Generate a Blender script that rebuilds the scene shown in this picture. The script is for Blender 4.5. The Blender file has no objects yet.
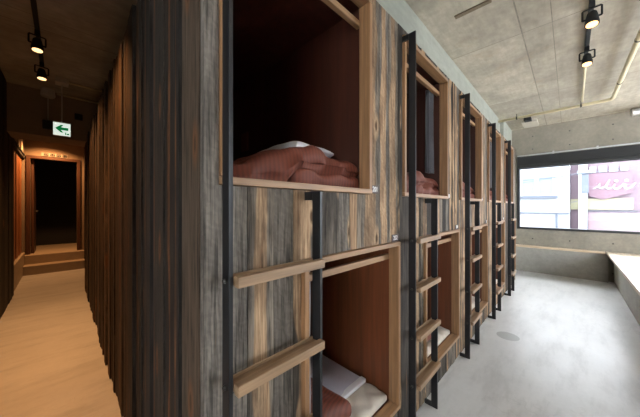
import bpy, bmesh, math, random
from mathutils import Vector, Matrix, noise
R = random.Random(7)
S = bpy.context.scene
C = S.collection
PI = math.pi

# ------------------------------------------------------------------ mesh helpers
class MB:
    def __init__(s):
        s.bm = bmesh.new()
        s.tone = s.bm.faces.layers.float.new('tone')
        s.rnd = s.bm.faces.layers.float.new('rnd')
        s.uu = s.bm.verts.layers.float.new('uu')
        s.t = 0.5; s.r = 0.0
    def _f(s, vs):
        try:
            f = s.bm.faces.new(vs)
        except ValueError:
            return None
        f[s.tone] = s.t; f[s.rnd] = s.r
        return f
    def board(s, x0, x1, y0, y1, z0, z1, ax, a, b):
        s.box(x0, x1, y0, y1, z0, z1)
        s.bm.verts.ensure_lookup_table()
        for v in s.bm.verts[-8:]: v[s.uu] = (v.co[ax]-a)/(b-a)
        return s
    def box(s, x0, x1, y0, y1, z0, z1):
        v = [s.bm.verts.new(p) for p in ((x0,y0,z0),(x1,y0,z0),(x1,y1,z0),(x0,y1,z0),(x0,y0,z1),(x1,y0,z1),(x1,y1,z1),(x0,y1,z1))]
        for q in ((3,2,1,0),(4,5,6,7),(0,1,5,4),(1,2,6,5),(2,3,7,6),(3,0,4,7)):
            s._f([v[i] for i in q])
        return s
    def ring(s, c, ax, r, n, sq=None):
        ax = Vector(ax).normalized()
        u = ax.orthogonal().normalized(); w = ax.cross(u)
        return [s.bm.verts.new(Vector(c) + u*r*math.cos(2*PI*i/n) + w*r*math.sin(2*PI*i/n)) for i in range(n)]
    def lathe(s, p0, axis, prof, n=20, cap=True):
        """prof: list of (distance along axis, radius)"""
        a = Vector(axis).normalized()
        rs = [s.ring(Vector(p0)+a*d, a, r, n) for d, r in prof]
        for A, B in zip(rs, rs[1:]):
            for i in range(n):
                s._f((A[i], A[(i+1) % n], B[(i+1) % n], B[i]))
        if cap:
            s._f(list(reversed(rs[0]))); s._f(rs[-1])
        return s
    def cyl(s, p0, p1, r, n=14):
        d = Vector(p1)-Vector(p0)
        return s.lathe(p0, d, [(0, r), (d.length, r)], n)
    def tube(s, pts, r, n=10):
        P = [Vector(p) for p in pts]; rs = []
        a0 = (P[1]-P[0]).normalized(); u = a0.orthogonal().normalized()
        for i, p in enumerate(P):
            a = ((P[min(i+1, len(P)-1)]-P[max(i-1, 0)])).normalized()
            u = (u - a*u.dot(a)).normalized(); w = a.cross(u)
            rr = r[i] if isinstance(r, (list, tuple)) else r
            rs.append([s.bm.verts.new(p+u*rr*math.cos(2*PI*k/n)+w*rr*math.sin(2*PI*k/n)) for k in range(n)])
        for A, B in zip(rs, rs[1:]):
            for i in range(n):
                s._f((A[i], A[(i+1) % n], B[(i+1) % n], B[i]))
        s._f(list(reversed(rs[0]))); s._f(rs[-1])
        return s
    def prism(s, poly, ext):
        e = Vector(ext)
        a = [s.bm.verts.new(p) for p in poly]; b = [s.bm.verts.new(Vector(p)+e) for p in poly]
        n = len(a)
        s._f(list(reversed(a))); s._f(b)
        for i in range(n):
            s._f((a[i], a[(i+1) % n], b[(i+1) % n], b[i]))
        return s
    def rbox(s, x0, x1, y0, y1, z0, z1, r, n=(24, 24, 8), fn=None):
        """rounded, densely gridded box; fn(p, unit) may move each vertex"""
        c = Vector(((x0+x1)/2, (y0+y1)/2, (z0+z1)/2)); h = Vector(((x1-x0)/2, (y1-y0)/2, (z1-z0)/2))
        vd = {}
        def V(i, j, k):
            if (i, j, k) not in vd:
                u = Vector((2*i/n[0]-1, 2*j/n[1]-1, 2*k/n[2]-1))
                p = Vector((u[0]*h[0], u[1]*h[1], u[2]*h[2]))
                q = Vector([max(-(h[a]-r), min(h[a]-r, p[a])) for a in range(3)])
                d = p-q
                if d.length > 1e-9:
                    p = q + d.normalized()*r*min(1.0, max(abs(d[0]), abs(d[1]), abs(d[2]))/r if r else 1)
                p = p + c
                if fn: p = fn(p, u)
                vd[(i, j, k)] = s.bm.verts.new(p)
            return vd[(i, j, k)]
        a, b, d = n
        for i in range(a):
            for j in range(b):
                s._f((V(i,j,d), V(i+1,j,d), V(i+1,j+1,d), V(i,j+1,d)))
                s._f((V(i,j+1,0), V(i+1,j+1,0), V(i+1,j,0), V(i,j,0)))
        for i in range(a):
            for k in range(d):
                s._f((V(i,0,k), V(i+1,0,k), V(i+1,0,k+1), V(i,0,k+1)))
                s._f((V(i,b,k+1), V(i+1,b,k+1), V(i+1,b,k), V(i,b,k)))
        for j in range(b):
            for k in range(d):
                s._f((V(0,j,k+1), V(0,j+1,k+1), V(0,j+1,k), V(0,j,k)))
                s._f((V(a,j,k), V(a,j+1,k), V(a,j+1,k+1), V(a,j,k+1)))
        return s
    def build(s, name, mat, parent=None, bevel=0, smooth=False, seg=2):
        bmesh.ops.recalc_face_normals(s.bm, faces=s.bm.faces[:])
        if parent is not None:
            L = wloc(parent)
            for v in s.bm.verts: v.co -= L
        me = bpy.data.meshes.new(name)
        s.bm.to_mesh(me); s.bm.free()
        me.materials.append(mat)
        if smooth:
            for p in me.polygons: p.use_smooth = True
        o = bpy.data.objects.new(name, me); C.objects.link(o)
        if parent is not None: o.parent = parent
        if bevel:
            m = o.modifiers.new('bevel', 'BEVEL'); m.width = bevel; m.segments = seg; m.limit_method = 'ANGLE'
        return o

def wloc(o):
    v = Vector((0, 0, 0))
    while o is not None:
        v = v + Vector(o.location); o = o.parent
    return v
def tag(o, label=None, cat=None, group=None, kind=None):
    if label: o['label'] = label
    if cat: o['category'] = cat
    if group: o['group'] = group
    if kind: o['kind'] = kind
    return o
def thing(name, label, cat, loc=(0,0,0), group=None):
    o = bpy.data.objects.new(name, None); C.objects.link(o)
    o.location = loc; o.empty_display_size = .05
    return tag(o, label, cat, group)
def struct(o, label=None):
    return tag(o, label, None, None, 'structure')
def kids(o): return [k for k in bpy.data.objects if k.parent == o]
def copy_tree(o, parent=None):
    c = o.copy(); C.objects.link(c)
    if parent is not None: c.parent = parent
    for k in kids(o): copy_tree(k, c)
    return c
def text_mesh(name, txt, mat, parent, origin, size, xs=1.0, depth=.0015):
    """upright text facing -Y; origin = world centre"""
    cu = bpy.data.curves.new(name, 'FONT'); cu.body = txt; cu.size = size; cu.align_x = 'CENTER'; cu.align_y = 'CENTER'
    cu.extrude = depth; cu.offset = 0
    t = bpy.data.objects.new(name, cu); C.objects.link(t)
    dg = bpy.context.evaluated_depsgraph_get()
    me = bpy.data.meshes.new_from_object(t.evaluated_get(dg))
    bpy.data.objects.remove(t)
    L = wloc(parent)
    for v in me.vertices:
        x, y, z = v.co
        v.co = Vector((x*xs, -z, y)) + Vector(origin) - L
    me.materials.clear(); me.materials.append(mat)
    o = bpy.data.objects.new(name, me); C.objects.link(o); o.parent = parent
    return o

# ------------------------------------------------------------------ materials
class NT:
    def __init__(s, name):
        s.m = bpy.data.materials.new(name); s.m.use_nodes = True
        s.n = s.m.node_tree.nodes; s.l = s.m.node_tree.links
        s.b = s.n['Principled BSDF']
    def add(s, t, **k):
        x = s.n.new(t)
        for a, v in k.items():
            if a.startswith('i_'): x.inputs[a[2:].replace('_', ' ')].default_value = v
            else: setattr(x, a, v)
        return x
    def link(s, a, b): s.l.new(a, b)
    def coord(s, scale=(1,1,1), rot=(0,0,0)):
        t = s.add('ShaderNodeTexCoord'); m = s.add('ShaderNodeMapping')
        m.inputs['Scale'].default_value = scale; m.inputs['Rotation'].default_value = rot
        s.link(t.outputs['Object'], m.inputs['Vector'])
        return m.outputs['Vector']
    def noise(s, vec, scale, detail=4, rough=.55, w=None):
        x = s.add('ShaderNodeTexNoise')
        x.inputs['Scale'].default_value = scale; x.inputs['Detail'].default_value = detail; x.inputs['Roughness'].default_value = rough
        s.link(vec, x.inputs['Vector'])
        if w is not None:
            x.noise_dimensions = '4D'; s.link(w, x.inputs['W'])
        return x.outputs['Fac']
    def ramp(s, fac, stops, interp='LINEAR'):
        r = s.add('ShaderNodeValToRGB'); e = r.color_ramp; e.interpolation = interp
        while len(e.elements) < len(stops): e.elements.new(.5)
        for el, (p, c) in zip(e.elements, stops):
            el.position = p; el.color = (c, c, c, 1) if isinstance(c, (int, float)) else (*c, 1)
        s.link(fac, r.inputs['Fac'])
        return r.outputs['Color']
    def mix(s, fac, a, b, mode='MIX'):
        x = s.add('ShaderNodeMix', data_type='RGBA', blend_type=mode)
        for v, i in ((fac, 0), (a, 6), (b, 7)):
            if isinstance(v, (int, float)): x.inputs[i].default_value = v
            elif isinstance(v, tuple): x.inputs[i].default_value = (*v, 1)
            else: s.link(v, x.inputs[i])
        return x.outputs[2]
    def math(s, op, a, b=0.0, c=None):
        x = s.add('ShaderNodeMath', operation=op)
        for v, i in ((a, 0), (b, 1), (c, 2)):
            if v is None: continue
            if isinstance(v, (int, float)): x.inputs[i].default_value = v
            else: s.link(v, x.inputs[i])
        return x.outputs[0]
    def attr(s, n):
        return s.add('ShaderNodeAttribute', attribute_name=n).outputs['Fac']
    def col(s, c):
        if isinstance(c, tuple): s.b.inputs['Base Color'].default_value = (*c, 1)
        else: s.link(c, s.b.inputs['Base Color'])
    def rough(s, v):
        if isinstance(v, (int, float)): s.b.inputs['Roughness'].default_value = v
        else: s.link(v, s.b.inputs['Roughness'])
    def bump(s, h, strength=.3, dist=.01):
        x = s.add('ShaderNodeBump'); x.inputs['Strength'].default_value = strength; x.inputs['Distance'].default_value = dist
        s.link(h, x.inputs['Height']); s.link(x.outputs[0], s.b.inputs['Normal'])

def flat(name, c, rough=.5, metal=0, var=.08, scale=30):
    t = NT(name); v = t.coord()
    f = t.noise(v, scale, 3)
    t.col(t.mix(f, tuple(x*(1-var) for x in c), tuple(min(1, x*(1+var)) for x in c)))
    t.rough(rough); t.b.inputs['Metallic'].default_value = metal
    return t.m

def barnwood(name, stops, heart=((.19, .105, .055), (.52, .345, .205)), bias=0.0, black=.8, gdark=.26):
    t = NT(name); tone = t.attr('tone'); rnd = t.attr('rnd'); uu = t.attr('uu')
    w = t.math('MULTIPLY', rnd, 60.0); w2 = t.math('ADD', w, 7.7)
    fr = lambda k: t.math('FRACT', t.math('MULTIPLY', rnd, k))
    v = t.coord((1, 1, .06)); vz = t.coord((.02, .02, 1))
    base = t.ramp(tone, stops)
    # fine and coarse grain, stretched along the board
    g = t.noise(v, 70, 4, .65, w); g2 = t.noise(t.coord((1, 1, .025)), 210, 3, .6, w)
    c = t.mix(.85, base, t.ramp(g, [(.36, gdark), (.5, .95), (.68, 1.4)]), 'MULTIPLY')
    # warm heartwood running down the board with a wandering edge
    wp = t.math('MULTIPLY', t.math('SUBTRACT', t.noise(vz, 1.8, 3, .5, w), .5), .7)
    d = t.math('ABSOLUTE', t.math('SUBTRACT', t.math('SUBTRACT', uu, t.math('MULTIPLY_ADD', fr(3.7), .5, .25)), wp))
    d = t.math('ADD', d, t.math('MULTIPLY', t.math('SUBTRACT', g, .5), .14))
    sel = t.math('MAXIMUM', t.math('GREATER_THAN', fr(9.1), .52), t.math('GREATER_THAN', tone, .8))
    wd = t.math('MULTIPLY_ADD', sel, .42, -.24+bias)
    wd = t.math('ADD', wd, t.math('MULTIPLY', t.math('SUBTRACT', t.noise(vz, 1.5, 2, .5, w2), .5), .75))
    mk = t.math('MINIMUM', t.math('MAXIMUM', t.math('MULTIPLY', t.math('SUBTRACT', wd, d), 16.0), 0.0), 1.0)
    hc = t.mix(t.ramp(g, [(.33, 0.0), (.6, 1.0)]), heart[0], heart[1])
    hc = t.mix(t.ramp(t.noise(t.coord((1, 1, .3)), 9, 3, .6, w2), [(.35, .55), (.55, 0.0)]), hc, tuple(x*.8 for x in heart[0]))
    c = t.mix(mk, c, hc)
    # black weathering
    bk = t.ramp(t.noise(t.coord((1, 1, .35)), 7, 5, .7, w2), [(.43, 0.0), (.58, 1.0)])
    c = t.mix(t.math('MULTIPLY', bk, t.math('MULTIPLY', fr(5.3), black)), c, (.02, .017, .015))
    # knots
    sx = t.add('ShaderNodeSeparateXYZ'); t.link(t.coord(), sx.inputs[0])
    cb = t.add('ShaderNodeCombineXYZ')
    t.link(t.math('ADD', t.math('MULTIPLY', uu, .8), w), cb.inputs[0]); t.link(t.math('MULTIPLY', sx.outputs[2], 1.7), cb.inputs[1])
    vo = t.add('ShaderNodeTexVoronoi', voronoi_dimensions='2D'); vo.inputs['Scale'].default_value = 1.0
    t.link(cb.outputs[0], vo.inputs['Vector'])
    kd = t.math('ADD', vo.outputs['Distance'], t.math('MULTIPLY', t.math('SUBTRACT', g, .5), .06))
    ks = t.math('GREATER_THAN', fr(2.9), .4)
    c = t.mix(t.math('MULTIPLY', ks, t.ramp(kd, [(.07, .85), (.16, 0.0)])), c, tuple(x*.8 for x in heart[1]))
    c = t.mix(t.math('MULTIPLY', ks, t.ramp(kd, [(.03, .95), (.065, 0.0)])), c, (.06, .03, .014))
    c = t.mix(.7, c, t.ramp(g2, [(.34, .5), (.5, 1.0), (.7, 1.3)]), 'MULTIPLY')
    # saw marks on some boards
    wv = t.add('ShaderNodeTexWave', wave_type='BANDS', bands_direction='DIAGONAL'); wv.inputs['Scale'].default_value = 14
    wv.inputs['Distortion'].default_value = 9; wv.inputs['Detail'].default_value = 3; wv.inputs['Detail Scale'].default_value = 2
    t.link(t.coord(), wv.inputs['Vector'])
    c = t.mix(t.math('MULTIPLY', t.math('GREATER_THAN', fr(7.3), .6), .22), c, t.ramp(wv.outputs['Fac'], [(.2, .55), (.8, 1.2)]), 'MULTIPLY')
    t.col(c); t.rough(.8)
    t.bump(t.math('ADD', g, t.math('MULTIPLY', g2, .6)), .25, .004)
    t.b.inputs['Specular IOR Level'].default_value = .25
    return t.m

def timber(name, c, dark=.6, rough=.5, axis='x', scale=40):
    t = NT(name)
    sc = {'x': (.05, 1, 1), 'y': (1, .05, 1), 'z': (1, 1, .05)}[axis]
    g = t.noise(t.coord(sc), scale, 4, .6)
    g2 = t.noise(t.coord(tuple(x*.6 for x in sc)), scale*3.2, 2, .6)
    cc = t.mix(t.ramp(g, [(.3, 0.0), (.7, 1.0)]), tuple(x*dark for x in c), tuple(min(1, x*1.15) for x in c))
    cc = t.mix(.5, cc, t.ramp(g2, [(.3, .7), (.7, 1.2)]), 'MULTIPLY')
    t.col(cc); t.rough(rough); t.bump(g2, .15, .002)
    return t.m

def concrete(name, c, rough=.8, joints=None, holes=None, stain=.5, rust=False, blotch=1.0):
    t = NT(name); v = t.coord()
    n1 = t.noise(v, 1.3*blotch, 6, .65); n2 = t.noise(v, 11, 5, .6); n3 = t.noise(t.coord((1, 5, 5)), 4, 4, .6)
    cc = t.mix(t.ramp(n1, [(.32, 0.0), (.68, 1.0)]), tuple(x*(1-.42*stain) for x in c), tuple(min(1, x*(1+.2*stain)) for x in c))
    cc = t.mix(.6*stain, cc, t.ramp(n2, [(.3, .68), (.7, 1.2)]), 'MULTIPLY')
    cc = t.mix(.45*stain, cc, t.ramp(n3, [(.35, .66), (.65, 1.15)]), 'MULTIPLY')
    if rust:
        cc = t.mix(t.ramp(t.noise(v, .9, 5, .7), [(.6, 0.0), (.76, .5)]), cc, tuple((x*y for x, y in zip(c, (.66, .47, .28)))))
    sp = t.add('ShaderNodeSeparateXYZ'); tc = t.add('ShaderNodeTexCoord'); t.link(tc.outputs['Object'], sp.inputs[0])
    if joints:
        for ax, off, per, wd in joints:
            a = sp.outputs[ax]
            f = t.math('FRACT', t.math('DIVIDE', t.math('SUBTRACT', a, off-50*per), per))
            ln = t.math('LESS_THAN', t.math('ABSOLUTE', t.math('SUBTRACT', f, .5)), 2)
            d = t.math('MINIMUM', f, t.math('SUBTRACT', 1.0, f))
            ln = t.math('LESS_THAN', d, wd/per)
            cc = t.mix(t.math('MULTIPLY', ln, t.ramp(n2, [(.3, .3), (.6, .75)])), cc, tuple(x*.32 for x in c))
        ax, off, per, wd = joints[0]; bx, boff, bper, bwd = joints[-1]
        ia = t.math('FLOOR', t.math('DIVIDE', t.math('SUBTRACT', sp.outputs[ax], off), per))
        ib = t.math('FLOOR', t.math('DIVIDE', t.math('SUBTRACT', sp.outputs[bx], boff), bper))
        wn = t.add('ShaderNodeTexWhiteNoise', noise_dimensions='2D')
        cb = t.add('ShaderNodeCombineXYZ'); t.link(ia, cb.inputs[0]); t.link(ib, cb.inputs[1]); t.link(cb.outputs[0], wn.inputs['Vector'])
        cc = t.mix(1.0, cc, t.ramp(wn.outputs['Value'], [(0, .84), (1, 1.1)]), 'MULTIPLY')
    if holes:
        (a1, o1, p1), (a2, o2, p2), rad = holes
        d1 = t.math('SUBTRACT', t.math('FRACT', t.math('DIVIDE', t.math('SUBTRACT', sp.outputs[a1], o1-50*p1), p1)), .5)
        d2 = t.math('SUBTRACT', t.math('FRACT', t.math('DIVIDE', t.math('SUBTRACT', sp.outputs[a2], o2-50*p2), p2)), .5)
        d1 = t.math('MULTIPLY', d1, p1); d2 = t.math('MULTIPLY', d2, p2)
        r2 = t.math('ADD', t.math('MULTIPLY', d1, d1), t.math('MULTIPLY', d2, d2))
        cc = t.mix(t.math('LESS_THAN', r2, rad*rad), cc, tuple(x*.15 for x in c))
    t.col(cc)
    t.rough(t.ramp(n2, [(.3, max(0, rough-.12)), (.7, min(1, rough+.1))]))
    t.bump(n2, .12, .006)
    return t.m

def cloth(name, c, stripes=None, rough=.9, sheen=.3):
    t = NT(name); v = t.coord()
    n = t.noise(v, 9, 4); cc = t.mix(n, tuple(x*.85 for x in c), tuple(min(1, x*1.12) for x in c))
    if stripes:
        scale, rot, amt = stripes
        w = t.add('ShaderNodeTexWave', wave_type='BANDS', bands_direction='X'); w.inputs['Scale'].default_value = scale
        w.inputs['Distortion'].default_value = .4
        t.link(t.coord((1, 1, 1), (0, 0, rot)), w.inputs['Vector'])
        cc = t.mix(t.ramp(w.outputs['Fac'], [(.35, 0.0), (.65, amt)]), cc, tuple(x*.45 for x in c))
    t.col(cc); t.rough(rough)
    t.b.inputs['Sheen Weight'].default_value = sheen
    t.bump(t.noise(v, 260, 2), .15, .001)
    return t.m

def emit(name, c, strength):
    t = NT(name); t.col(c)
    t.b.inputs['Emission Color'].default_value = (*c, 1); t.b.inputs['Emission Strength'].default_value = strength
    return t.m

M = {}
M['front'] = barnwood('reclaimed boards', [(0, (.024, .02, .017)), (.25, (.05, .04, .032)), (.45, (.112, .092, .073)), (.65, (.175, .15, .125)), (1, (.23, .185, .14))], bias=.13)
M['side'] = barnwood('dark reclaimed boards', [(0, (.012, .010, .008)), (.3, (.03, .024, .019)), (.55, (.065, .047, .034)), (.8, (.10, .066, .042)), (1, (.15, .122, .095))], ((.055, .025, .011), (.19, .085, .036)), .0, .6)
M['oakx'] = timber('oak along', (.33, .185, .09), .66, .5, 'x')
M['oakz'] = timber('oak upright', (.30, .155, .068), .66, .5, 'z')
M['rung'] = timber('rung oak', (.29, .18, .10), .6, .5, 'x')
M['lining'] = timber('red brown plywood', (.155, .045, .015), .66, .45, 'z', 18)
M['lining_upper_shade'] = timber('shade darkened plywood', (.055, .0135, .006), .6, .5, 'z', 18)  # darker copy of the lining: shade inside the upper pods put into the colour
M['steel'] = flat('black steel', (.017, .017, .018), .42, .3, .2)
M['black'] = flat('black plastic', (.010, .010, .010), .75)
def floormat():
    t = NT('polished concrete'); v = t.coord()
    a = t.noise(v, .7, 5, .6); b = t.noise(t.coord((.7, 2.8, 1), (0, 0, .35)), 1.9, 6, .68); n = t.noise(v, 24, 4, .6)
    c = t.mix(t.ramp(a, [(.3, 0.0), (.7, 1.0)]), (.50, .49, .475), (.63, .625, .615))
    c = t.mix(.5, c, t.ramp(b, [(.36, .70), (.5, 1.0), (.66, 1.08)]), 'MULTIPLY')
    c = t.mix(.35, c, t.ramp(n, [(.3, .9), (.7, 1.06)]), 'MULTIPLY')
    cr = t.ramp(t.math('ABSOLUTE', t.math('SUBTRACT', t.noise(v, 1.1, 4, .7), .5)), [(.0, 1.0), (.006, 0.0)])
    c = t.mix(t.math('MULTIPLY', cr, t.ramp(a, [(.5, 0.0), (.62, .35)])), c, (.33, .32, .31))
    t.col(c); t.rough(t.ramp(b, [(.3, .42), (.7, .30)])); t.bump(n, .04, .003)
    return t.m
M['floor'] = floormat()
M['ceiling'] = concrete('board formed concrete', (.46, .408, .322), .85, joints=[(1, .36, 1.8, .006), (1, .12, 1.8, .004), (0, 3.47, 2.08, .005)], stain=.75, rust=True)
M['wall'] = concrete('wall concrete', (.27, .24, .19), .8, holes=((1, .3, .62), (2, 3.02, .3), .013), stain=.6)
M['beam'] = concrete('pale green concrete', (.32, .33, .28), .8, stain=.5, holes=((0, 2.25, .9), (2, 3.0, 3), .02))
M['plinth'] = concrete('plinth concrete', (.36, .335, .295), .75, stain=.5)
M['brownwall'] = concrete('brown plaster', (.30, .22, .15), .85, stain=.4)
M['duvet'] = cloth('rust striped satin', (.15, .032, .014), (16, .35, .5), .7, .0)
M['duvet_low'] = cloth('rust striped satin low', (.15, .036, .018), (15, 1.2, .55), .7, .0)
M['white'] = cloth('white cotton', (.72, .70, .72))
M['mattress'] = cloth('quilted beige cotton', (.52, .45, .37))
M['sheet'] = cloth('pale lavender cotton', (.50, .47, .56))
M['lavender'] = cloth('grey lavender cloth', (.36, .33, .38))
M['grey_curtain'] = cloth('charcoal cloth', (.065, .062, .068))
M['ledge'] = timber('pale ledge timber', (.66, .50, .34), .8, .45, 'y')
M['platform'] = timber('pale platform boards', (.70, .58, .45), .86, .4, 'x', 25)
M['orange'] = timber('orange cedar', (.42, .15, .05), .6, .5, 'z')
M['stepwood'] = concrete('step screed', (.46, .37, .27), .6, stain=.3)
M['plate'] = flat('brown plate', (.075, .048, .042), .5)
M['digit'] = flat('white print', (.8, .78, .76), .6)
M['pipe'] = flat('cream painted conduit', (.62, .54, .35), .5)
M['silver'] = flat('bright zinc duct', (.62, .62, .62), .3, .9)
M['cream'] = flat('cream plastic', (.55, .5, .42), .5)
M['bolt'] = flat('dark bolt', (.06, .055, .05), .4, .8)
M['lamp'] = emit('lamp lens', (1, .6, .26), 1.9)
M['exitface'] = emit('lit exit sign face', (.86, 1, .90), .6)
M['exitgreen'] = emit('exit green', (.0, .30, .08), .3)
M['darkroom'] = flat('unlit room black', (.006, .005, .0045), .7)  # near-black colour stands in for the lack of light past the doorway
M['doorwood'] = timber('brown door', (.09, .035, .017), .7, .5, 'z')
M['scrap'] = flat('weathered batten', (.16, .12, .075), .8, 0, .4, 14)
M['plateback'] = flat('pale sign plate', (.42, .36, .28), .5)
M['stain'] = flat('oil stain', (.34, .335, .325), .35)
M['brass'] = flat('socket brown plastic', (.22, .075, .04), .4)

def glassmat():
    t = NT('window glass'); n = t.n; n.remove(t.b)
    out = n['Material Output']
    tr = t.add('ShaderNodeBsdfTransparent'); tr.inputs[0].default_value = (.96, .98, 1, 1)
    gl = t.add('ShaderNodeBsdfGlossy'); gl.inputs['Roughness'].default_value = .02
    fr = t.add('ShaderNodeFresnel'); fr.inputs[0].default_value = 1.1
    mx = t.add('ShaderNodeMixShader'); t.link(fr.outputs[0], mx.inputs[0]); t.link(tr.outputs[0], mx.inputs[1]); t.link(gl.outputs[0], mx.inputs[2])
    t.link(mx.outputs[0], out.inputs[0])
    return t.m
M['glass'] = glassmat()

# ------------------------------------------------------------------ dimensions
P = 1.245            # pitch of the bunks
NB = 5
FY = .795            # face of the plank front
TOP = 2.71           # top of the bunk block
CEIL = 3.38
CX = .30             # corridor face of the block
BX1 = 6.62           # far end of the block
WX = 7.75            # window wall
UP = (.352, 1.205, 1.582, 2.66)
LO = (.703, 1.535, .21, 1.287)
openings = [(UP[0]+i*P, UP[1]+i*P, UP[2], UP[3]) for i in range(NB)] + [(LO[0]+i*P, LO[1]+i*P, LO[2], LO[3]) for i in range(NB)]

# ------------------------------------------------------------------ room shell
struct(MB().box(-3.4, WX+.3, -3.4, 11.2, -.1, 0).build('floor', M['floor']), 'pale polished concrete floor')
struct(MB().box(-3.4, WX+.3, -3.4, 11.2, CEIL, CEIL+.15).build('ceiling', M['ceiling']), 'board-formed concrete ceiling')
# window wall, with the long window opening
WY0, WY1, WZ0, WZ1 = -3.0, .90, .985, 2.72
w = MB()
w.box(WX, WX+.2, -3.4, 1.3, 0, WZ0); w.box(WX, WX+.2, -3.4, 1.3, WZ1, CEIL)
w.box(WX, WX+.2, WY1, 1.3, WZ0, WZ1); w.box(WX, WX+.2, -3.4, WY0, WZ0, WZ1)
struct(w.build('wall_window', M['wall']), 'concrete wall above and below the long window')
w = MB()
SX0, SX1, SZ0, SZ1 = 2.6, 7.2, .9, 2.7
w.box(-3.4, WX, -3.4, -3.2, 0, SZ0); w.box(-3.4, WX, -3.4, -3.2, SZ1, CEIL); w.box(-3.4, SX0, -3.4, -3.2, SZ0, SZ1); w.box(SX1, WX, -3.4, -3.2, SZ0, SZ1)
struct(w.build('wall_right', M['wall']), 'concrete side wall')
w = MB()
LY0, LY1, LZ0, LZ1 = -2.9, -.5, .8, 2.7
w.box(-3.4, -3.2, -3.2, 11.2, 0, LZ0); w.box(-3.4, -3.2, -3.2, 11.2, LZ1, CEIL); w.box(-3.4, -3.2, -3.2, LY0, LZ0, LZ1); w.box(-3.4, -3.2, LY1, 11.2, LZ0, LZ1)
struct(w.build('wall_left', M['wall']), 'concrete wall behind the camera')
struct(MB().box(BX1+.01, WX, 1.0, 1.3, 0, CEIL).build('wall_back', M['beam']), 'short concrete wall between bunks and window')
struct(MB().box(.31, BX1, 1.06, 1.4, TOP+.002, CEIL).build('trim_1', M['beam']), 'pale concrete beam above the bunks')

# window frame, pane, blind housing
wn = thing('window_1', 'long black-framed window at the end of the room', None, (WX, -1, WZ0)); wn['kind'] = 'structure'
f = MB()
f.box(WX-.02, WX+.1, WY1-.05, WY1-.001, WZ0, WZ1); f.box(WX-.02, WX+.1, WY0, WY0+.05, WZ0, WZ1)
f.box(WX-.02, WX+.1, WY0+.05, WY1-.05, WZ0+.002, WZ0+.05); f.box(WX-.02, WX+.1, WY0+.05, WY1-.05, WZ1-.3, WZ1-.25)
f.build('window_frame', M['steel'], wn)
MB().box(WX+.04, WX+.052, WY0+.05, WY1-.05, WZ0+.05, WZ1-.3).build('pane', M['glass'], wn)
bh = MB(); bh.box(WX-.09, WX-.022, WY0, WY1-.02, WZ1-.22, WZ1-.02); bh.box(WX-.11, WX-.03, WY0, WY1-.02, WZ1-.29, WZ1-.225)
bl = thing('blind_cassette', 'black roller blind housing along the top of the long window', 'blind', (WX-.06, 0, WZ1-.2))
bh.build('housing', M['black'], bl, bevel=.006)
MB().box(WX-.012, WX-.001, WY0, WY1-.005, WZ1+.004, WZ1+.03).build('track_channel', M['silver'], bl)
for yy in (.25, -.42, -1.0, -1.6): MB().box(WX-.03, WX-.013, yy-.015, yy+.015, WZ1-.015, WZ1+.05).build('bracket', M['silver'], bl)

def added_window(n, b, depth_axis):  # out-of-view windows, added to let extra daylight into the room
    g = thing('window_%d' % n, 'unseen black-framed side window added for fill daylight', None, (b[0], b[2], b[4])); g['kind'] = 'structure'
    x0, x1, y0, y1, z0, z1 = b; f = MB(); k = .05
    f.box(x0, x1, y0, y1, z0, z0+k); f.box(x0, x1, y0, y1, z1-k, z1)
    if depth_axis == 'y':
        f.box(x0, x0+k, y0, y1, z0+k, z1-k); f.box(x1-k, x1, y0, y1, z0+k, z1-k)
        p = (x0+k, x1-k, (y0+y1)/2-.005, (y0+y1)/2+.005, z0+k, z1-k)
    else:
        f.box(x0, x1, y0, y0+k, z0+k, z1-k); f.box(x0, x1, y1-k, y1, z0+k, z1-k)
        p = ((x0+x1)/2-.005, (x0+x1)/2+.005, y0+k, y1-k, z0+k, z1-k)
    f.build('window_frame', M['steel'], g); MB().box(*p).build('pane', M['glass'], g)
added_window(2, (SX0, SX1, -3.33, -3.27, SZ0, SZ1), 'y')
added_window(3, (-3.33, -3.27, LY0, LY1, LZ0, LZ1), 'x')
# low concrete plinth under the window with timber ledge
struct(MB().box(7.64, WX-.001, -.56, .99, 0, .565).build('trim_2', M['plinth']), 'low concrete plinth under the window')
lg = MB(); lg.box(7.60, WX-.001, .165, .985, .567, .605); lg.box(7.60, WX-.001, -.52, .161, .567, .605)
tag(lg.build('window_ledge', M['ledge'], bevel=.004), 'narrow pale timber ledge running under the long window', 'ledge')
# timber-topped platform on the right
pf = thing('platform', 'broad pale timber platform on a concrete base beside the window', 'platform', (5, -1.8, 0))
MB().box(1.6, WX-.002, -3.19, -.64, 0, .56).build('base', M['plinth'], pf)
t = MB()
for k in range(18):
    y1 = -.535-k*.147; t.box(1.55, WX-.002, y1-.145, y1, .562, .602)
t.build('deck', M['platform'], pf, bevel=.002)

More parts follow.
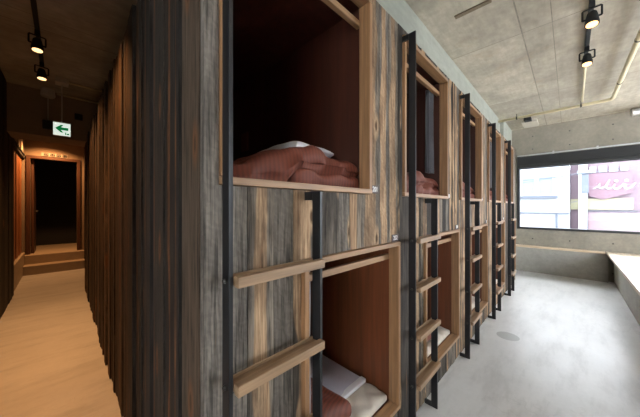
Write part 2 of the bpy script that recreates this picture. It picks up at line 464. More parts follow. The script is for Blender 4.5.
# ------------------------------------------------------------------ plank front of the bunk block
edges = [.30, .451, .561, .659, .822, .941, 1.03, 1.13, 1.309, 1.42, 1.535, 1.60, 1.69, 1.80]
tones = [.64, .86, .5, .36, .48, .62, .95, .84, .66, .98, .34, .3, .22]
while edges[-1] < BX1-.02:
    edges.append(min(BX1, edges[-1] + R.choice((.065, .08, .095, .11, .13, .15))))
    tones.append(R.choice((.1, .2, .3, .4, .5, .55, .62, .68, .8, .9, .95)))
m = MB()
for k in range(len(edges)-1):
    a, b = edges[k]+R.choice((.0008, .002, .0045)), edges[k+1]-.001
    cuts = sorted({a, b} | {e for o in openings for e in (o[0]-.002, o[1]+.002) if a < e < b})
    off = R.uniform(0, .005)
    seeds = [(R.random(), R.random()) for _ in range(3)]
    for xa, xb in zip(cuts, cuts[1:]):
        xm = (xa+xb)/2
        free = [(0.004, TOP)]
        for o in openings:
            if o[0]-.002 < xm < o[1]+.002:
                nf = []
                for z0, z1 in free:
                    if z0 < o[2]-.002: nf.append((z0, min(z1, o[2]-.002)))
                    if z1 > o[3]+.002: nf.append((max(z0, o[3]+.002), z1))
                free = nf
        for z0, z1 in free:
            zm = (z0+z1)/2
            q = 0 if zm < .25 else (2 if zm > 2.4 else 1)
            m.r = seeds[q][0]
            m.t = tones[k] if (q == 1 or z1-z0 > 1.2) else (.15+.75*seeds[q][1]) if q == 0 else .1+.3*seeds[q][1]
            m.board(xa, xb, FY+off, FY+.03, z0, z1, 0, a, b)
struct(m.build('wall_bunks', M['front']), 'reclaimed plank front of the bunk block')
# corridor side: narrow battens of uneven depth
m = MB(); y = FY+.032
first = True
while y < 6.38:
    wd = .16 if first else R.choice((.035, .045, .05, .06, .07, .085, .1, .12))
    m.r = R.random()
    m.t = .7 if first else (R.choice((.12, .2, .3, .38, .25, .2)) if y < 1.9 else R.choice((.1, .25, .4, .55, .6, .7, .8, .85)))
    d = 0.0 if first else R.uniform(-.014, .012)
    m.board(CX-d, CX+.03, y, min(6.4, y+wd-.002), .004, TOP, 1, y, y+wd)
    y += wd; first = False
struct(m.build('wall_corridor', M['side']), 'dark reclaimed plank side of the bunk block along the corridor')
struct(MB().box(BX1-.03, BX1, FY+.031, 6.4, 0.004, TOP).build('wall_bunks_end', M['side']))
struct(MB().box(CX+.031, BX1-.031, FY+.031, 6.4, TOP-.02, TOP-.001).build('trim_3', M['side']), 'top panel of the bunk block')

# ------------------------------------------------------------------ sleeping pods
def make_pod(rect, name_label, upper):
    x0, x1, z0, z1 = rect
    t = thing('sleeping_pod', name_label, 'sleeping pod', ((x0+x1)/2, FY, z0), 'sleeping pods built into the plank wall')
    ya, yb = FY-.018, FY+.052
    MB().box(x0, x1, ya, yb, z1-.026, z1).build('frame_head', M['oakx'], t, bevel=.002)
    MB().box(x0, x1, ya, yb, z0, z0+.026).build('frame_sill', M['oakx'], t, bevel=.002)
    for a in (x0, x1-.026): MB().box(a, a+.026, ya, yb, z0+.027, z1-.027).build('jamb', M['oakz'], t, bevel=.002)
    s = MB(); y0, y1 = yb+.001, 2.86; th = .014
    ix0, ix1 = x0-.012, x1+.012
    s.box(ix0, ix0+th, y0, y1, z0, z1+.01); s.box(ix1-th, ix1, y0, y1, z0, z1+.01)
    s.box(ix0+th, ix1-th, y1-th, y1, z0, z1+.01); s.box(ix0+th, ix1-th, y0, y1-th, z1-.004, z1+.01)
    s.build('lining', M['lining_upper_shade' if upper else 'lining'], t)
    MB().box(ix0+th, ix1-th, y0, y1-th, z0-.012, z0+.016 if upper else z0+.005).build('bed_board', M['lining'], t)
    MB().box(x0+.003, x1-.003, yb+.004, yb+.034, z1-.122, z1-.088).build('curtain_rail', M['oakx'], t, bevel=.003)
    return t
ordn = ['nearest', 'second', 'third', 'fourth', 'farthest']
upl = ['upper sleeping pod 201, nearest the corner, with folded rust duvet and pillow',
       'upper sleeping pod 203, second along, with dark curtain gathered at right',
       'upper sleeping pod 205, third opening along the top row',
       'upper sleeping pod 207, fourth opening along the top row',
       'upper sleeping pod 209, last of the top row, nearest the window']
lol = ['lower sleeping pod 202, nearest, with bare corner of quilted mattress showing',
       'lower sleeping pod 204, second along the bottom row, behind the second ladder',
       'lower sleeping pod 206, third along the bottom row, behind the third ladder',
       'lower sleeping pod 208, fourth along the bottom row',
       'lower sleeping pod at the far end of the bottom row']
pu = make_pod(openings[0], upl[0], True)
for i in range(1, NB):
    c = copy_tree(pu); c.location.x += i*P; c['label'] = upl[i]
# light switch on the inner wall of the first pod only
sk = MB().box(1.19, 1.2025, 2.1, 2.22, 2.03, 2.20).build('wall_socket', M['brass'], pu, bevel=.006); sk['label'] = 'small red-brown switch box on the lining'
pl = make_pod(openings[NB], lol[0], False)
for i in range(1, NB):
    c = copy_tree(pl); c.location.x += i*P; c['label'] = lol[i]

# number plates
def plate(txt, x, z, label):
    t = thing('number_plate', label, 'number plate', (x, FY-.004, z), 'pod number plates')
    MB().box(x-.042, x+.042, FY-.005, FY-.001, z-.023, z+.023).build('backing', M['plate'], t, bevel=.001, seg=1)
    text_mesh('digits', txt, M['digit'], t, (x, FY-.0055, z), .041, .86)
for i in range(4):
    plate('%d' % (201+2*i), 1.253+i*P, 1.610, 'small brown plate reading %d beside the sill of an upper pod' % (201+2*i))
    plate('%d' % (202+2*i), 1.490+i*P, 1.313, 'small brown plate reading %d above the frame of a lower pod' % (202+2*i))

# ------------------------------------------------------------------ ladders
def make_ladder(label):
    t = thing('bunk_ladder', label, 'ladder', (.53, .72, 0), 'ladders along the bunk front')
    def rail(x0, x1, top, br):
        r = MB().box(x0, x1, .70, .745, 0.001, top).build('rail', M['steel'], t, bevel=.0012, seg=1)
        MB().box(x0, x1, .7455, FY-.004, top-br, top).build('wall_bracket', M['steel'], r)
        MB().box(x0, x1, .7455, FY-.002, 0.001, .034).build('foot', M['steel'], r)
        return r
    ra = rail(.338, .351, 2.64, .034); rb = rail(.713, .727, 1.572, .034)
    for z in (1.276, .962, .648, .336):
        g = MB().box(.3525, .7115, .7035, .738, z+.003, z+.017).build('rung', M['rung'], t, bevel=.0015, seg=1)
        MB().box(.3525, .7115, .672, .699, z, z+.032).build('nosing', M['rung'], g, bevel=.002)
        MB().box(.3525, .7115, .7385, .745, z+.003, z+.027).build('back_strip', M['rung'], g, bevel=.001, seg=1)
        bo = MB(); bo.lathe((.3378, .722, z+.016), (-1, 0, 0), [(0, .008), (.006, .008), (.009, .005)], 10)
        bo.build('bolt', M['bolt'], ra)
    return t
ladl = ['black steel ladder with oak rungs nearest the corner, in front of pod 202',
        'second black steel ladder from the corner, between plates 202 and 204',
        'third black steel ladder from the corner, past plate 204',
        'fourth black steel ladder from the corner, past plate 206',
        'farthest black steel ladder, last before the window']
l0 = make_ladder(ladl[0])
for i in range(1, NB):
    c = copy_tree(l0); c.location.x += i*P; c['label'] = ladl[i]

# ------------------------------------------------------------------ bedding
def wr(p, a, f, s):
    return a*noise.noise(Vector((p.x*f+s, p.y*f-s, p.z*f*.8)))
def make_duvet(label):
    t = MB()
    zb = UP[2]+.018
    xr = 1.196
    # main body: flat at the left, rising and folded back over itself at the right
    def hgt(x, y):
        a = min(1., max(0., (x-.36)/.46)); a = a*a*(3-2*a)
        b = 1-max(0., (x-1.02)/.3)**2
        c = 1-.35*max(0., (y-1.25)/.5)**2
        return .055+.145*a*b*c
    def f1(p, u):
        k = (u.z+1)/2
        lift = min(1., max(0., (p.x-.66)/.08))
        lo = zb+.062*lift*(1 if u.y < .0 else 1)
        hi = zb+hgt(p.x, p.y)
        e = max(abs(u.x) if u.x < 0 else 0, abs(u.y))
        rd = max(0., (e-.86)/.14); rd = 1-math.sqrt(max(0., 1-rd*rd))
        mid = lo+(hi-lo)*.42
        hi = hi-(hi-mid)*rd; lo = lo+(mid-lo)*rd*lift
        q = Vector((p.x, p.y, lo+(hi-lo)*k))
        rid = .011*math.sin(17*p.x+9*p.y+3*math.sin(5*p.y))+.007*math.sin(33*p.x-6*p.y+2*math.sin(9*p.x))
        q.z += k*(1-.5*rd)*(rid*min(1, max(0, (p.x-.55)*3))+wr(p, .026, 7, 7)+wr(p, .010, 19, 2))
        if u.y < -.5: q.y += wr(p, .035, 6, 2)+.012*math.sin(24*p.x)*(1 if abs(u.z) < .9 else .4)
        q.x += wr(p, .02, 8, 5)*(u.x < -.6)
        q.z = max(q.z, zb+.0005); q.y = max(q.y, FY+.06); q.x = min(q.x, xr)
        return q
    t.rbox(.385, 1.20, .875, 1.75, zb, zb+.2, 0, (64, 52, 10), f1)
    # under-layer of the fold, showing along the front
    def f2(p, u):
        q = Vector(p)
        q.y += wr(p, .03, 8, 8)*(u.y < 0)+.01*math.sin(30*p.x)*(u.y < 0)
        q.z += wr(p, .02, 11, 3)*(u.z > -.5)
        q.z = max(q.z, zb+.0005); q.y = max(q.y, FY+.06); q.x = min(q.x, xr)
        return q
    t.rbox(.70, 1.21, .872, 1.5, zb, zb+.082, .04, (46, 30, 8), f2)
    o = t.build('folded_duvet', M['duvet'], smooth=True)
    return tag(o, label, 'duvet', 'folded duvets on the upper bunks')
dl = ['rust-coloured striped duvet folded on the bunk of pod 201',
      'rust-coloured duvet folded on the bunk of pod 203 behind the second ladder',
      'rust-coloured duvet folded on the bunk of pod 205, third in the top row',
      'rust-coloured duvet folded on the bunk of pod 207, fourth in the top row',
      'rust-coloured duvet folded on the bunk of pod 209, farthest in the top row']
d0 = make_duvet(dl[0])
for i in range(1, NB):
    c = d0.copy(); C.objects.link(c); c.location.x += i*P; c['label'] = dl[i]
from mathutils.bvhtree import BVHTree
def bvh_of(o):
    mw = Matrix.Translation(o.location)
    return BVHTree.FromPolygons([mw @ v.co for v in o.data.vertices], [tuple(p.vertices) for p in o.data.polygons])
def make_pillow(x0, x1, y0, y1, z0, h, label, s, on=None):
    tr_ = bvh_of(on) if on else None
    def f(p, u):
        e = (1-u.x**4)*(1-u.y**4)
        q = Vector(p); q.z = z0+h/2+(q.z-z0-h/2)*(.25+.75*e)+wr(p, .012, 8, s)
        if tr_:
            hit = tr_.ray_cast(Vector((q.x, q.y, 5)), Vector((0, 0, -1)))[0]
            if hit: q.z = max(q.z, hit.z+.004+.02*(u.z+1)/2)
        return q
    return tag(MB().rbox(x0, x1, y0, y1, z0, z0+h, .04, (24, 24, 6), f).build('pillow', M['white'], smooth=True), label, 'pillow')
pz0 = UP[2]+.018+.20
make_pillow(.86, 1.185, 1.02, 1.50, pz0-.02, .11, 'white pillow lying on top of the folded duvet in pod 201', 3, d0)
make_pillow(.37+P, .80+P, 1.25, 1.65, UP[2]+.15, .11, 'white pillow behind the folded duvet in pod 203', 6, bpy.data.objects['folded_duvet.001'])

# lower bunks: quilted mattress, folded sheet, duvet
def make_mattress(label):
    zb = LO[2]+.006
    def f(p, u):
        q = Vector(p)
        if u.z > .5:
            d = abs(math.sin((p.x+p.y)*21))*abs(math.sin((p.x-p.y)*21))
            q.z += .016*d**.45-.010
        return q
    o = MB().rbox(.722, 1.525, .858, 2.8, zb, zb+.055, .026, (70, 120, 5), f).build('mattress', M['mattress'], smooth=True)
    return tag(o, label, 'mattress', 'mattresses of the lower bunks')
ml = ['beige quilted mattress in lower pod 202', 'beige quilted mattress in lower pod 204', 'beige quilted mattress in lower pod 206', 'beige quilted mattress in lower pod 208']
m0 = make_mattress(ml[0])
for i in range(1, 4):
    c = m0.copy(); C.objects.link(c); c.location.x += i*P; c['label'] = ml[i]
def make_sheet(label, dx=0):
    zb = LO[2]+.068
    t = MB()
    for k in range(2):
        t.rbox(1.20+dx, 1.495+dx-.004*k, 1.03+.004*k, 1.66, zb+.011*k, zb+.011*k+.0125, .005, (20, 20, 3),
               lambda p, u: Vector((p.x, p.y+.0*p.x, p.z+.003*math.sin(p.x*14)*math.sin(p.y*9+1)+.003)))
    o = t.build('folded_sheet', M['sheet'], smooth=True)
    h = MB().rbox(1.20+dx, 1.498+dx, 1.018, 1.060, zb, zb+.0275, .004, (20, 8, 3)).build('hem', M['white'], o, smooth=True)
    h['label'] = 'white folded hem'
    return tag(o, label, 'bed sheet')
make_sheet('white folded bed sheet lying on the mattress in pod 202')
def make_low_duvet(label):
    zb = LO[2]+.072
    def f(p, u):
        q = Vector(p); k = (u.z+1)/2
        q.z += k*(.07*max(0, 1-((u.x+.35)/1.1)**2)*max(0, 1-((u.y+.1)/1.15)**2)-.01)+wr(p, .02, 8, 5)*k
        q.x += wr(p, .03, 7, 2)*(u.x > .3); q.y += wr(p, .02, 7, 6)*(u.y < -.4)
        q.y += .06*min(1, max(0, (.98-p.x)/.12))*(u.y < -.3)
        q.z = max(q.z, zb); q.y = max(q.y, FY+.075)
        return q
    o = MB().rbox(.725, 1.18, .90, 1.36, zb, zb+.11, .045, (34, 34, 8), f).build('duvet', M['duvet_low'], smooth=True)
    return tag(o, label, 'duvet', 'duvets on the lower bunks')
ll = ['rust duvet with thin stripes bunched at the front of lower pod 202', 'rust duvet bunched at the front of lower pod 204', 'rust duvet bunched at the front of lower pod 206', 'rust duvet bunched at the front of lower pod 208']
ld = make_low_duvet(ll[0])
for i in range(1, 4):
    c = ld.copy(); C.objects.link(c); c.location.x += i*P; c['label'] = ll[i]

# curtains: gathered folds hanging from the rail
def make_curtain(x0, x1, y, z0, z1, mat, label, folds=4, sag=.0):
    t = MB(); n = folds*8; rows = 14; g = []
    for side in (0, 1):
        gg = []
        for j in range(rows+1):
            v = j/rows; row = []
            for i in range(n+1):
                u = i/n
                amp = .015+.004*v
                pinch = 1-.35*math.sin(PI*v)*sag
                x = x0+(x1-x0)*((u-.5)*pinch+.5)
                yy = y+amp*math.sin(u*folds*2*PI+.6*math.sin(v*4))+side*.004
                row.append(t.bm.verts.new((x, yy, z1+(z0-z1)*v)))
            gg.append(row)
        g.append(gg)
    for s in (0, 1):
        for j in range(rows):
            for i in range(n):
                t._f((g[s][j][i], g[s][j][i+1], g[s][j+1][i+1], g[s][j+1][i]))
    for j in range(rows):
        for i in (0, n): t._f((g[0][j][i], g[0][j+1][i], g[1][j+1][i], g[1][j][i]))
    for i in range(n):
        for j in (0, rows): t._f((g[0][j][i], g[0][j][i+1], g[1][j][i+1], g[1][j][i]))
    return tag(t.build('pod_curtain', mat, smooth=True), label, 'curtain', 'pod curtains')
CY_ = FY+.112
make_curtain(.735, .85, CY_, LO[2]+.10, LO[3]-.09, M['lavender'], 'grey lavender curtain gathered at the left of lower pod 202', 4)
make_curtain(.735+P, .88+P, CY_, LO[2]+.10, LO[3]-.09, M['lavender'], 'grey lavender curtain gathered at the left of lower pod 204', 4)
for k, nn in ((1, '203'), (3, '207'), (4, '209')):
    make_curtain(UP[1]-.16+k*P, UP[1]-.035+k*P, CY_, UP[2]+.238, UP[3]-.10, M['grey_curtain'], 'charcoal curtain gathered at the right of upper pod %s' % nn, 4, .3)

# ------------------------------------------------------------------ corridor
mm = MB(); y = .9
while y < 6.8:
    wd = R.choice((.09, .12, .14)); mm.r = R.random(); mm.t = R.choice((.2, .3, .4, .5))
    mm.box(-.70, -.58+R.uniform(-.004, .004), y, min(6.8, y+wd-.002), 0.002, CEIL); y += wd
struct(mm.build('wall_corridor_left', M['side']), 'dark boarded left wall of the corridor')
struct(MB().box(-.80, -.71, .9, 11.0, 0, CEIL).build('wall_passage', M['brownwall']))
struct(MB().box(-.579, .60, 6.0, 6.56, 2.65, CEIL-.001).build('trim_4', M['brownwall']), 'concrete beam crossing the corridor')
struct(MB().box(.40, .50, 6.41, 9.0, 0, CEIL).build('wall_corridor_right', M['side']), 'dark wall past the end of the bunk block')
# left plinth, sliding slatted doors and slats above
struct(MB().box(-.70, -.60, 6.81, 8.99, 0, .46).build('trim_6', M['stepwood']), 'low plinth under the slatted doors')
struct(MB().box(-.705, -.64, 6.81, 8.99, 2.82, CEIL-.001).build('trim_7', M['orange']))
def slat_door(y0, label):
    t = thing('slatted_door', label, 'door', (-.64, y0, .47), 'slatted sliding doors in the corridor')
    f = MB(); f.box(-.672, -.655, y0, y0+1.06, .47, 2.60)
    f.build('panel', M['doorwood'], t)
    s = MB(); yy = y0+.005
    while yy < y0+1.03:
        s.box(-.6545, -.642, yy, yy+.40, .475, 2.595); yy += .515
    s.build('slats', M['orange'], t, bevel=.003)
slat_door(6.84, 'orange cedar slatted door at the corridor left, nearer one')
slat_door(7.92, 'orange cedar slatted door at the corridor left, beside the steps')
tr = MB(); tr.box(-.70, -.60, 6.81, 8.99, 2.62, 2.66); tr.box(-.70, -.60, 6.81, 8.99, 2.70, 2.735)
tag(tr.build('door_track', M['black'], bevel=.003), 'dark double sliding rail above the orange slatted doors', 'rail')
s = MB(); yy = 6.83
while yy < 8.95:
    s.box(-.6395, -.61, yy, yy+.30, 2.74, CEIL-.002); yy += .52
struct(s.build('trim_8', M['stepwood']), 'upright battens above the slatted doors')
# steps
st = thing('corridor_steps', 'two shallow steps leading up to the dark doorway', 'steps', (-.1, 8.5, 0))
MB().box(-.598, .398, 8.5, 8.8, 0.001, .20).build('step', M['stepwood'], st, bevel=.006)
MB().box(-.598, .398, 8.8, 10.9, 0.001, .40).build('step', M['stepwood'], st, bevel=.006)
# end wall with doorway
DX0, DX1, DZ = -.52, .27, 2.66
w = MB(); w.box(-.705, DX0, 9.0, 9.1, .402, CEIL); w.box(DX1, .60, 9.0, 9.1, .402, CEIL); w.box(DX0, DX1, 9.0, 9.1, DZ, CEIL)
struct(w.build('wall_end', M['brownwall']), 'wall around the doorway at the end of the corridor')
d1 = thing('door_1', 'dark brown door standing open at the corridor end', None, (DX0, 9.1, .4)); d1['kind'] = 'structure'
f = MB(); f.box(DX0-.06, DX0, 8.97, 9.0, .402, DZ+.06); f.box(DX1, DX1+.06, 8.97, 9.0, .402, DZ+.06); f.box(DX0, DX1, 8.97, 9.0, DZ, DZ+.06)
f.build('door_frame', M['doorwood'], d1)
dp = MB().box(DX0+.01, DX0+.05, 9.11, 9.85, .405, DZ-.01).build('door_leaf', M['doorwood'], d1)
MB().cyl((DX0+.051, 9.75, 1.4), (DX0+.09, 9.75, 1.4), .025).build('door_handle', M['bolt'], dp)
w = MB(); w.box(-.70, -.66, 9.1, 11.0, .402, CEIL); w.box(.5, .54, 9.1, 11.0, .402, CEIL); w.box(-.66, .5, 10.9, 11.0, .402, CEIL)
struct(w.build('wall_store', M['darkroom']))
struct(MB().box(-3.4, WX+.2, 11.001, 11.2, 0, CEIL).build('wall_far', M['wall']))
struct(MB().box(WX, WX+.2, 1.301, 11.0, 0, CEIL).build('wall_east', M['wall']))
# plate of four characters over the door (small unreadable glyph blocks)
pt = thing('door_sign', 'small pale plate with four dark characters above the dark doorway', 'sign', (-.12, 8.99, 2.77))
MB().box(-.345, .10, 8.985, 8.999, 2.735, 2.815).build('backing', M['plateback'], pt)
for k in range(4):
    x = -.305+k*.105; g = MB()
    g.box(x, x+.078, 8.982, 8.9845, 2.793, 2.805); g.box(x, x+.078, 8.982, 8.9845, 2.769, 2.782); g.box(x, x+.078, 8.982, 8.9845, 2.744, 2.756)
    for q in (0, .0305, .061): g.box(x+q, x+q+.017, 8.982, 8.9845, 2.7565, 2.7685)
    if k % 2: g.box(x+.03, x+.048, 8.982, 8.9845, 2.7825, 2.7925)
    g.build('character', M['black'], pt)

# exit sign
ex = thing('exit_sign', 'lit green and white exit sign with left arrow, hanging in the corridor', 'exit sign', (0, 5.3, CEIL))
MB().box(-.07, .07, 5.22, 5.38, CEIL-.075, CEIL-.001).build('ceiling_box', M['cream'], ex, bevel=.004)
MB().cyl((0, 5.3, 2.753), (0, 5.3, CEIL-.076), .008, 10).build('rod', M['cream'], ex)
hs = MB().box(-.092, .092, 5.285, 5.325, 2.548, 2.752).build('housing', M['cream'], ex, bevel=.003)
fc = MB().box(-.088, .088, 5.280, 5.2845, 2.553, 2.735).build('lit_face', M['exitface'], ex)
a = MB()
zc = 2.652; yy = 5.2775
a.prism([(-.07, yy, zc), (-.012, yy, zc+.055), (.018, yy, zc+.055), (-.012, yy, zc+.02), (.066, yy, zc+.02), (.066, yy, zc-.02), (-.012, yy, zc-.02), (.018, yy, zc-.055), (-.012, yy, zc-.055)], (0, .002, 0))
a.build('arrow', M['exitgreen'], ex)
a = MB()
for q in ((.03, .045, 2.572, 2.592), (.05, .075, 2.572, 2.590)): a.box(q[0], q[1], 5.2775, 5.2795, q[2], q[3])
a.lathe((.038, 5.2775, 2.60), (0, 1, 0), [(0, .006), (.002, .006)], 10)
a.build('pictogram', M['exitgreen'], ex)
# second hanging fitting
sf = thing('hanging_fitting', 'dim round ceiling rose with dark box on a rod, left of the exit sign', 'fitting', (-.155, 5.9, CEIL))
MB().lathe((-.155, 5.9, CEIL-.001), (0, 0, -1), [(0, .075), (.10, .085), (.125, .07)], 20).build('ceiling_rose', M['cream'], sf)
MB().cyl((-.155, 5.9, 2.88), (-.155, 5.9, CEIL-.127), .007, 10).build('rod', M['cream'], sf)
MB().box(-.215, -.105, 5.86, 5.94, 2.745, 2.879).build('dark_box', M['black'], sf, bevel=.006)
cp = MB(); cp.tube([(.071, 5.3, CEIL-.03), (.6, 5.3, CEIL-.03)], .012)
tag(cp.build('conduit', M['pipe'], smooth=True), 'thin conduit running right from the exit sign box', 'pipe')
cp = MB(); cp.tube([(-.06, 5.93, CEIL-.04), (.6, 5.93, CEIL-.04)], .014)
tag(cp.build('conduit', M['pipe'], smooth=True), 'thin conduit along the top of the corridor beam', 'pipe')
bx = MB().box(.15, .25, 5.97, 5.999, 3.0, 3.1)
tag(bx.build('junction_box', M['black'], bevel=.004), 'small dark box on the corridor beam, right of the exit sign', 'box')

# ------------------------------------------------------------------ track lights
def make_track(p0, p1, label):
    t = MB(); x0, y0 = p0; x1, y1 = p1
    t.box(min(x0, x1)-.018, max(x0, x1)+.018, min(y0, y1)-.018, max(y0, y1)+.018, CEIL-.036, CEIL-.001)
    return tag(t.build('light_track', M['black'], bevel=.003), label, 'light track')
def make_spot(loc, aim, label, yaw):
    """head hangs below the track, tilted towards aim"""
    t = thing('track_spotlight', label, 'spotlight', loc, 'ceiling track spotlights')
    x, y, z = loc
    MB().box(x-.02, x+.02, y-.02, y+.02, z-.085, z-.0365).build('adaptor', M['black'], t, bevel=.003)
    d = (Vector(aim)-Vector((x, y, z-.2))).normalized()
    side = d.cross(Vector((0, 0, 1)))
    if side.length < .05: side = Vector((math.cos(yaw), math.sin(yaw), 0))
    side.normalize()
    c = Vector((x, y, z-.175)); top = Vector((x, y, z-.088))
    y_ = MB()
    for s in (-1, 1):
        y_.tube([top, top+side*s*.054, top+side*s*.060-Vector((0, 0, .006)), c+side*s*.060+Vector((0, 0, .02)), c+side*s*.060], .0075, 8); y_.cyl(c+side*s*.03, c+side*s*.062, .008, 10)
    y_.build('yoke', M['black'], t)
    h = MB().lathe(c-d*.06, d, [(0, .022), (.012, .032), (.05, .039), (.10, .047), (.125, .048)], 22)
    hd = h.build('lamp_head', M['black'], t, smooth=False)
    MB().lathe(c+d*.0655, d, [(0, .039), (.004, .039)], 22).build('lens', M['lamp'], hd)
    return c+d*.08, d
def spot_lamp(pos, d, power, size, col=(1, .66, .36), blend=.7):
    l = bpy.data.lights.new('spotlight', 'SPOT'); l.energy = power; l.color = col; l.spot_size = math.radians(size); l.spot_blend = blend; l.shadow_soft_size = .045
    o = bpy.data.objects.new('spotlight_beam', l); C.objects.link(o)
    o.location = pos; o.rotation_euler = Vector(d).to_track_quat('-Z', 'Y').to_euler()
    return o
make_track((-2.2, -.147), (4.42, -.147), 'black light track on the main room ceiling')
make_track((-.18, 1.6), (-.18, 4.9), 'black light track on the corridor ceiling')
room = [((3.33, -.147, CEIL), (2.75, -.10, .3), 'black track spotlight in the main room, nearer one'),
        ((4.215, -.147, CEIL), (3.6, -.10, .3), 'black track spotlight in the main room, at the end of the track'),
        ((1.0, -.147, CEIL), (1.1, -.05, 0), 'unseen track spotlight added as room fill, above the second ladder'),  # this and the next are unseen, added to brighten the room
        ((-.8, -.147, CEIL), (-.6, 0, 0), 'unseen track spotlight added as room fill, far down the room')]
LP = dict(room=(8, 8, 14, 14), corr=(100, 100, 100, 170))
for (loc, aim, lab), pw in zip(room, LP['room']):
    p, d = make_spot(loc, aim, lab, 0); spot_lamp(p, d, pw, 110, (1, .86, .7))
corr = [((-.18, 3.95, CEIL), (-.12, 3.6, 0), 'black track spotlight over the corridor, nearer one'),
        ((-.18, 4.78, CEIL), (-.1, 4.5, 0), 'black track spotlight over the corridor, nearest the exit sign'),
        ((-.18, 2.3, CEIL), (-.1, 2.6, 0), 'unseen track spotlight added to brighten the corridor mouth'),  # this and the next are out of sight, added for corridor light
        ((-.2, 8.5, CEIL), (-.26, 8.6, 0), 'unseen spotlight added behind the corridor beam to light the steps')]
for (loc, aim, lab), pw in zip(corr, LP['corr']):
    p, d = make_spot(loc, aim, lab, PI/2); spot_lamp(p, d, pw, 140 if pw > 150 else 100, (1, .47, .17))

# ------------------------------------------------------------------ ceiling services
def pipe(pts, r, label):
    t = MB().tube(pts, r, 12)
    return tag(t.build('ceiling_pipe', M['pipe'], smooth=True), label, 'pipe')
ZP = CEIL-.085
t = thing('ceiling_pipe', 'cream pipe crossing the ceiling before the window and turning toward the camera', 'pipe', (6.4, -.5, ZP))
q = MB(); q.tube([(6.4, 1.055, ZP), (6.4, -.44, ZP), (6.38, -.50, ZP), (6.32, -.515, ZP), (2.0, -.545, ZP)], .026, 14)
q.build('pipe', M['pipe'], t, smooth=True)
for (x, y) in ((6.4, .75), (6.4, -.15), (5.6, -.52), (4.3, -.53)):
    h = MB(); h.cyl((x, y, ZP+.026), (x, y, CEIL-.001), .006, 8); h.lathe((x-(0 if x == 6.4 else .012), y-(.012 if x == 6.4 else 0), ZP), (0, 1, 0) if x == 6.4 else (1, 0, 0), [(0, .031), (.024, .031)], 14)
    h.build('hanger', M['bolt'], t)
pipe([(4.45, -.147, CEIL-.03), (6.36, -.165, CEIL-.03)], .015, 'thin cream conduit from the track to the crossing pipe')
tag(MB().box(6.78, 6.96, .56, .68, CEIL-.06, CEIL-.001).build('ceiling_bracket', M['black'], bevel=.004), 'small black box on the ceiling beside the flat pale fitting', 'box')
jb = MB().box(7.0, 7.5, .48, .74, CEIL-.05, CEIL-.001)
tag(jb.build('ceiling_panel', M['cream'], bevel=.005), 'flat pale fitting on the ceiling above the window corner', 'fitting')
dd = thing('duct', 'bright metal duct in the top corner above the window', 'duct', (7.5, -1.5, 3.28))
dc = MB().lathe((7.5, -.83, 3.28), (0, -1, 0), [(0, .07), (.02, .078), (.04, .07), (.3, .07), (.32, .078), (.34, .07), (1.5, .07)], 24)
dc.build('pipe', M['silver'], dd, smooth=True)
for yy in (-1.0, -2.0): MB().box(7.49, 7.51, yy-.012, yy+.012, 3.351, CEIL-.001).build('hanger', M['bolt'], dd)
# scraps left in the slab
tag(MB().box(2.69, 2.735, .50, .80, CEIL-.012, CEIL-.0005).build('timber_scrap', M['scrap']), 'brown timber scrap left in the concrete ceiling above the second bunk', 'batten')
tag(MB().lathe((0, 0, 0), (0, 0, 1), [(0, .001), (.001, .11), (.0015, .11)], 24).build('floor_stain', M['stain']), 'dark oval stain on the concrete floor', 'stain').location = (3.65, .51, .0005)

# ------------------------------------------------------------------ outside
M['asphalt'] = concrete('street', (.3, .3, .31), .9)
M['bwhite'] = concrete('white render', (.25, .265, .295), .8, stain=.12)
M['bpink'] = concrete('glare paled red render', (.135, .095, .115), .8, stain=.15)  # red paled in the colour to imitate outdoor glare
M['bsign'] = flat('glare paled red sign', (.125, .07, .092), .6)  # same glare paling put into the sign colour
M['byellow'] = flat('pale yellow paint', (.24, .225, .14), .6)
M['bglass'] = flat('pale street window', (.13, .15, .185), .4)
M['bgrey'] = flat('street grey', (.075, .088, .115), .6)
M['bline'] = flat('street dark trim', (.06, .055, .07), .6)
struct(MB().box(WX+.31, 40, -30, 30, -.4, -.3).build('floor_street', M['asphalt']), 'street outside the window')
OX = 13.0
M['script'] = flat('white sign paint', (.30, .30, .31), .6)
bd = thing('building', 'white rendered house with a pale window across the street', 'building', (OX, 1.4, -.3))
MB().box(OX, OX+6, -.02, 9, -.3, 3.5).build('wall', M['bwhite'], bd)
for a, b in ((1.38, .93), (.88, .40)):
    wf = MB(); wf.box(OX-.03, OX-.001, b, a, 1.95, 2.02); wf.box(OX-.03, OX-.001, b, a, 2.9, 2.97); wf.box(OX-.03, OX-.001, b, b+.05, 2.02, 2.9); wf.box(OX-.03, OX-.001, a-.05, a, 2.02, 2.9)
    wf = wf.build('window', M['bwhite'], bd)
    MB().box(OX-.012, OX-.002, b+.05, a-.05, 2.02, 2.9).build('pane', M['bglass'], wf)
MB().box(OX-.10, OX-.001, .30, 1.5, 1.86, 1.93).build('window_sill', M['bgrey'], bd)
MB().box(OX-.04, OX-.001, -.02, 3.0, 1.26, 1.30).build('band', M['bgrey'], bd)
MB().cyl((OX-.05, .33, -.29), (OX-.05, .33, 1.25), .03, 8).build('downpipe', M['bgrey'], bd)
b2 = thing('building', 'pale red shop front with white script sign across the street', 'building', (OX+.3, -1, -.3))
MB().box(OX+.2, OX+6, -1.75, -.03, -.3, 3.45).build('wall', M['bpink'], b2)
MB().box(OX+.14, OX+.199, -1.5, -.03, 1.42, 1.80).build('yellow_band', M['byellow'], b2)
MB().box(OX+.10, OX+.199, -1.62, -.48, 1.33, 1.40).build('dark_rail', M['bline'], b2)
MB().box(OX+.06, OX+.199, -1.75, -.48, .1, 1.32).build('lower_wall', flat('pale pink panel', (.19, .135, .15), .7), b2)
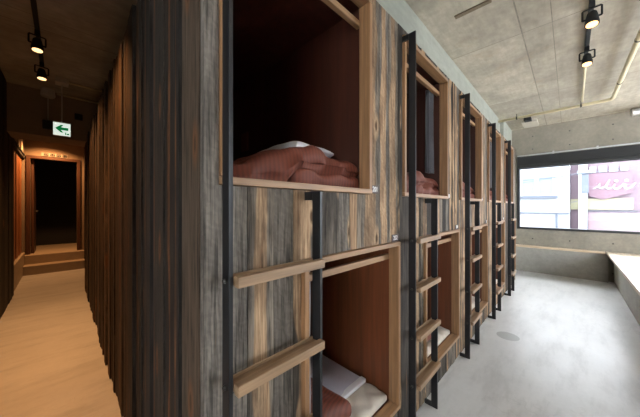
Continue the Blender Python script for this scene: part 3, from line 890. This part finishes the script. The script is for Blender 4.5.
MB().box(OX-.1, OX+.1, -.46, -.24, -.3, 3.6).build('column', M['bwhite'], b2)
for a, b in ((-.52, -.68), (-.74, -.93), (-.99, -1.18), (-1.24, -1.4)):
    MB().box(OX+.16, OX+.199, b, a, 2.72, 2.93).build('window', M['bwhite'], b2)
sg = thing('shop_sign', 'pale red pointed sign with white script lettering seen through the window', 'sign', (OX+.1, -.95, 2.2))
MB().prism([(OX+.08, -.5, 2.68), (OX+.08, -1.48, 2.68), (OX+.08, -1.48, 1.99), (OX+.08, -.83, 1.76), (OX+.08, -.5, 1.90)], (.05, 0, 0)).build('board', M['bsign'], sg)
def P2(u, v):   # traced lettering on the sign board, in metres
    return (OX+.068, -.447-u*.00222, 2.70-v*.00235)
for pts, rr in (([(60, 238), (95, 225), (128, 195), (140, 160), (130, 205), (150, 232), (185, 215), (215, 175)], .022),
                ([(243, 112), (222, 160), (205, 215), (225, 245), (262, 225)], .026),
                ([(298, 178), (282, 215), (292, 245), (325, 245), (360, 210), (384, 172)], .026),
                ([(402, 180), (390, 215), (400, 247), (435, 245), (465, 212), (494, 170)], .026)):
    fine = []
    for i in range(len(pts)-1):
        p0, p1, p2, p3 = pts[max(i-1, 0)], pts[i], pts[i+1], pts[min(i+2, len(pts)-1)]
        for s_ in range(5):
            q = s_/5
            fine.append(tuple(.5*((2*b)+(-a+c)*q+(2*a-5*b+4*c-d)*q*q+(-a+3*b-3*c+d)*q**3) for a, b, c, d in zip(p0, p1, p2, p3)))
    fine.append(pts[-1]); n_ = len(fine)
    MB().tube([P2(*p) for p in fine], [rr*(.35+.65*math.sin(PI*(.08+.84*i/(n_-1)))) for i in range(n_)], 8).build('lettering', M['script'], sg)
for u, v in ((308, 135), (410, 133)):
    MB().lathe(P2(u, v), (1, 0, 0), [(-.02, .03), (0, .045), (.01, .045)], 12).build('lettering', M['script'], sg)
b3 = thing('building', 'pale house at the right edge of the window view', 'building', (OX+.4, -4, -.3))
MB().box(OX+.4, OX+6, -9, -1.77, -.3, 3.4).build('wall', M['bwhite'], b3)
MB().box(OX+.36, OX+.399, -3, -1.9, 1.3, 1.36).build('band', M['bgrey'], b3)
pb = thing('street_lamp', 'grey blue lamp box on a pole in front of the red sign', 'lamp', (OX-.6, -.33, -.3))
MB().box(OX-.66, OX-.54, -.47, -.30, 1.98, 2.62).build('lamp_box', M['bgrey'], pb, bevel=.02)
MB().box(OX-.70, OX-.50, -.56, -.20, 2.63, 2.74).build('hood', M['bglass'], pb, bevel=.02)
MB().cyl((OX-.6, -.385, -.29), (OX-.6, -.385, 1.979), .05, 12).build('pole', M['bwhite'], pb)
for a, b, n_ in (((OX-.03, 3.0, 1.25), (OX-.13, -.22, 1.72), 'sloping'), ((OX-.03, 3.0, 2.62), (OX-.05, -1.7, 2.86), 'upper'), ((OX-.03, 3.0, 2.5), (OX-.13, -.22, 2.72), 'lower')):
    pts = [Vector(a).lerp(Vector(b), i/12)-Vector((0, 0, .25*math.sin(PI*i/12)*.5)) for i in range(13)]
    tag(MB().tube(pts, .008, 6).build('power_cable', M['bgrey'], smooth=True), '%s overhead cable outside the window' % n_, 'cable')

# ------------------------------------------------------------------ sky, camera, view
W = bpy.data.worlds.new('World'); S.world = W; W.use_nodes = True
bg = W.node_tree.nodes['Background']; bg.inputs[0].default_value = (.93, .965, 1, 1); bg.inputs[1].default_value = 12
cam = bpy.data.cameras.new('camera'); co = bpy.data.objects.new('camera', cam); C.objects.link(co)
co.location = (0, 0, 1.51); co.rotation_euler = (PI/2, 0, math.radians(44.49-90))
cam.sensor_width = 36; cam.lens = 253.5/640*36; cam.shift_y = -1.5/640; cam.clip_start = .02
S.camera = co
S.view_settings.view_transform = 'Standard'; S.view_settings.look = 'None'; S.view_settings.gamma = 1
S.view_settings.use_curve_mapping = False; S.view_settings.exposure = 0.4
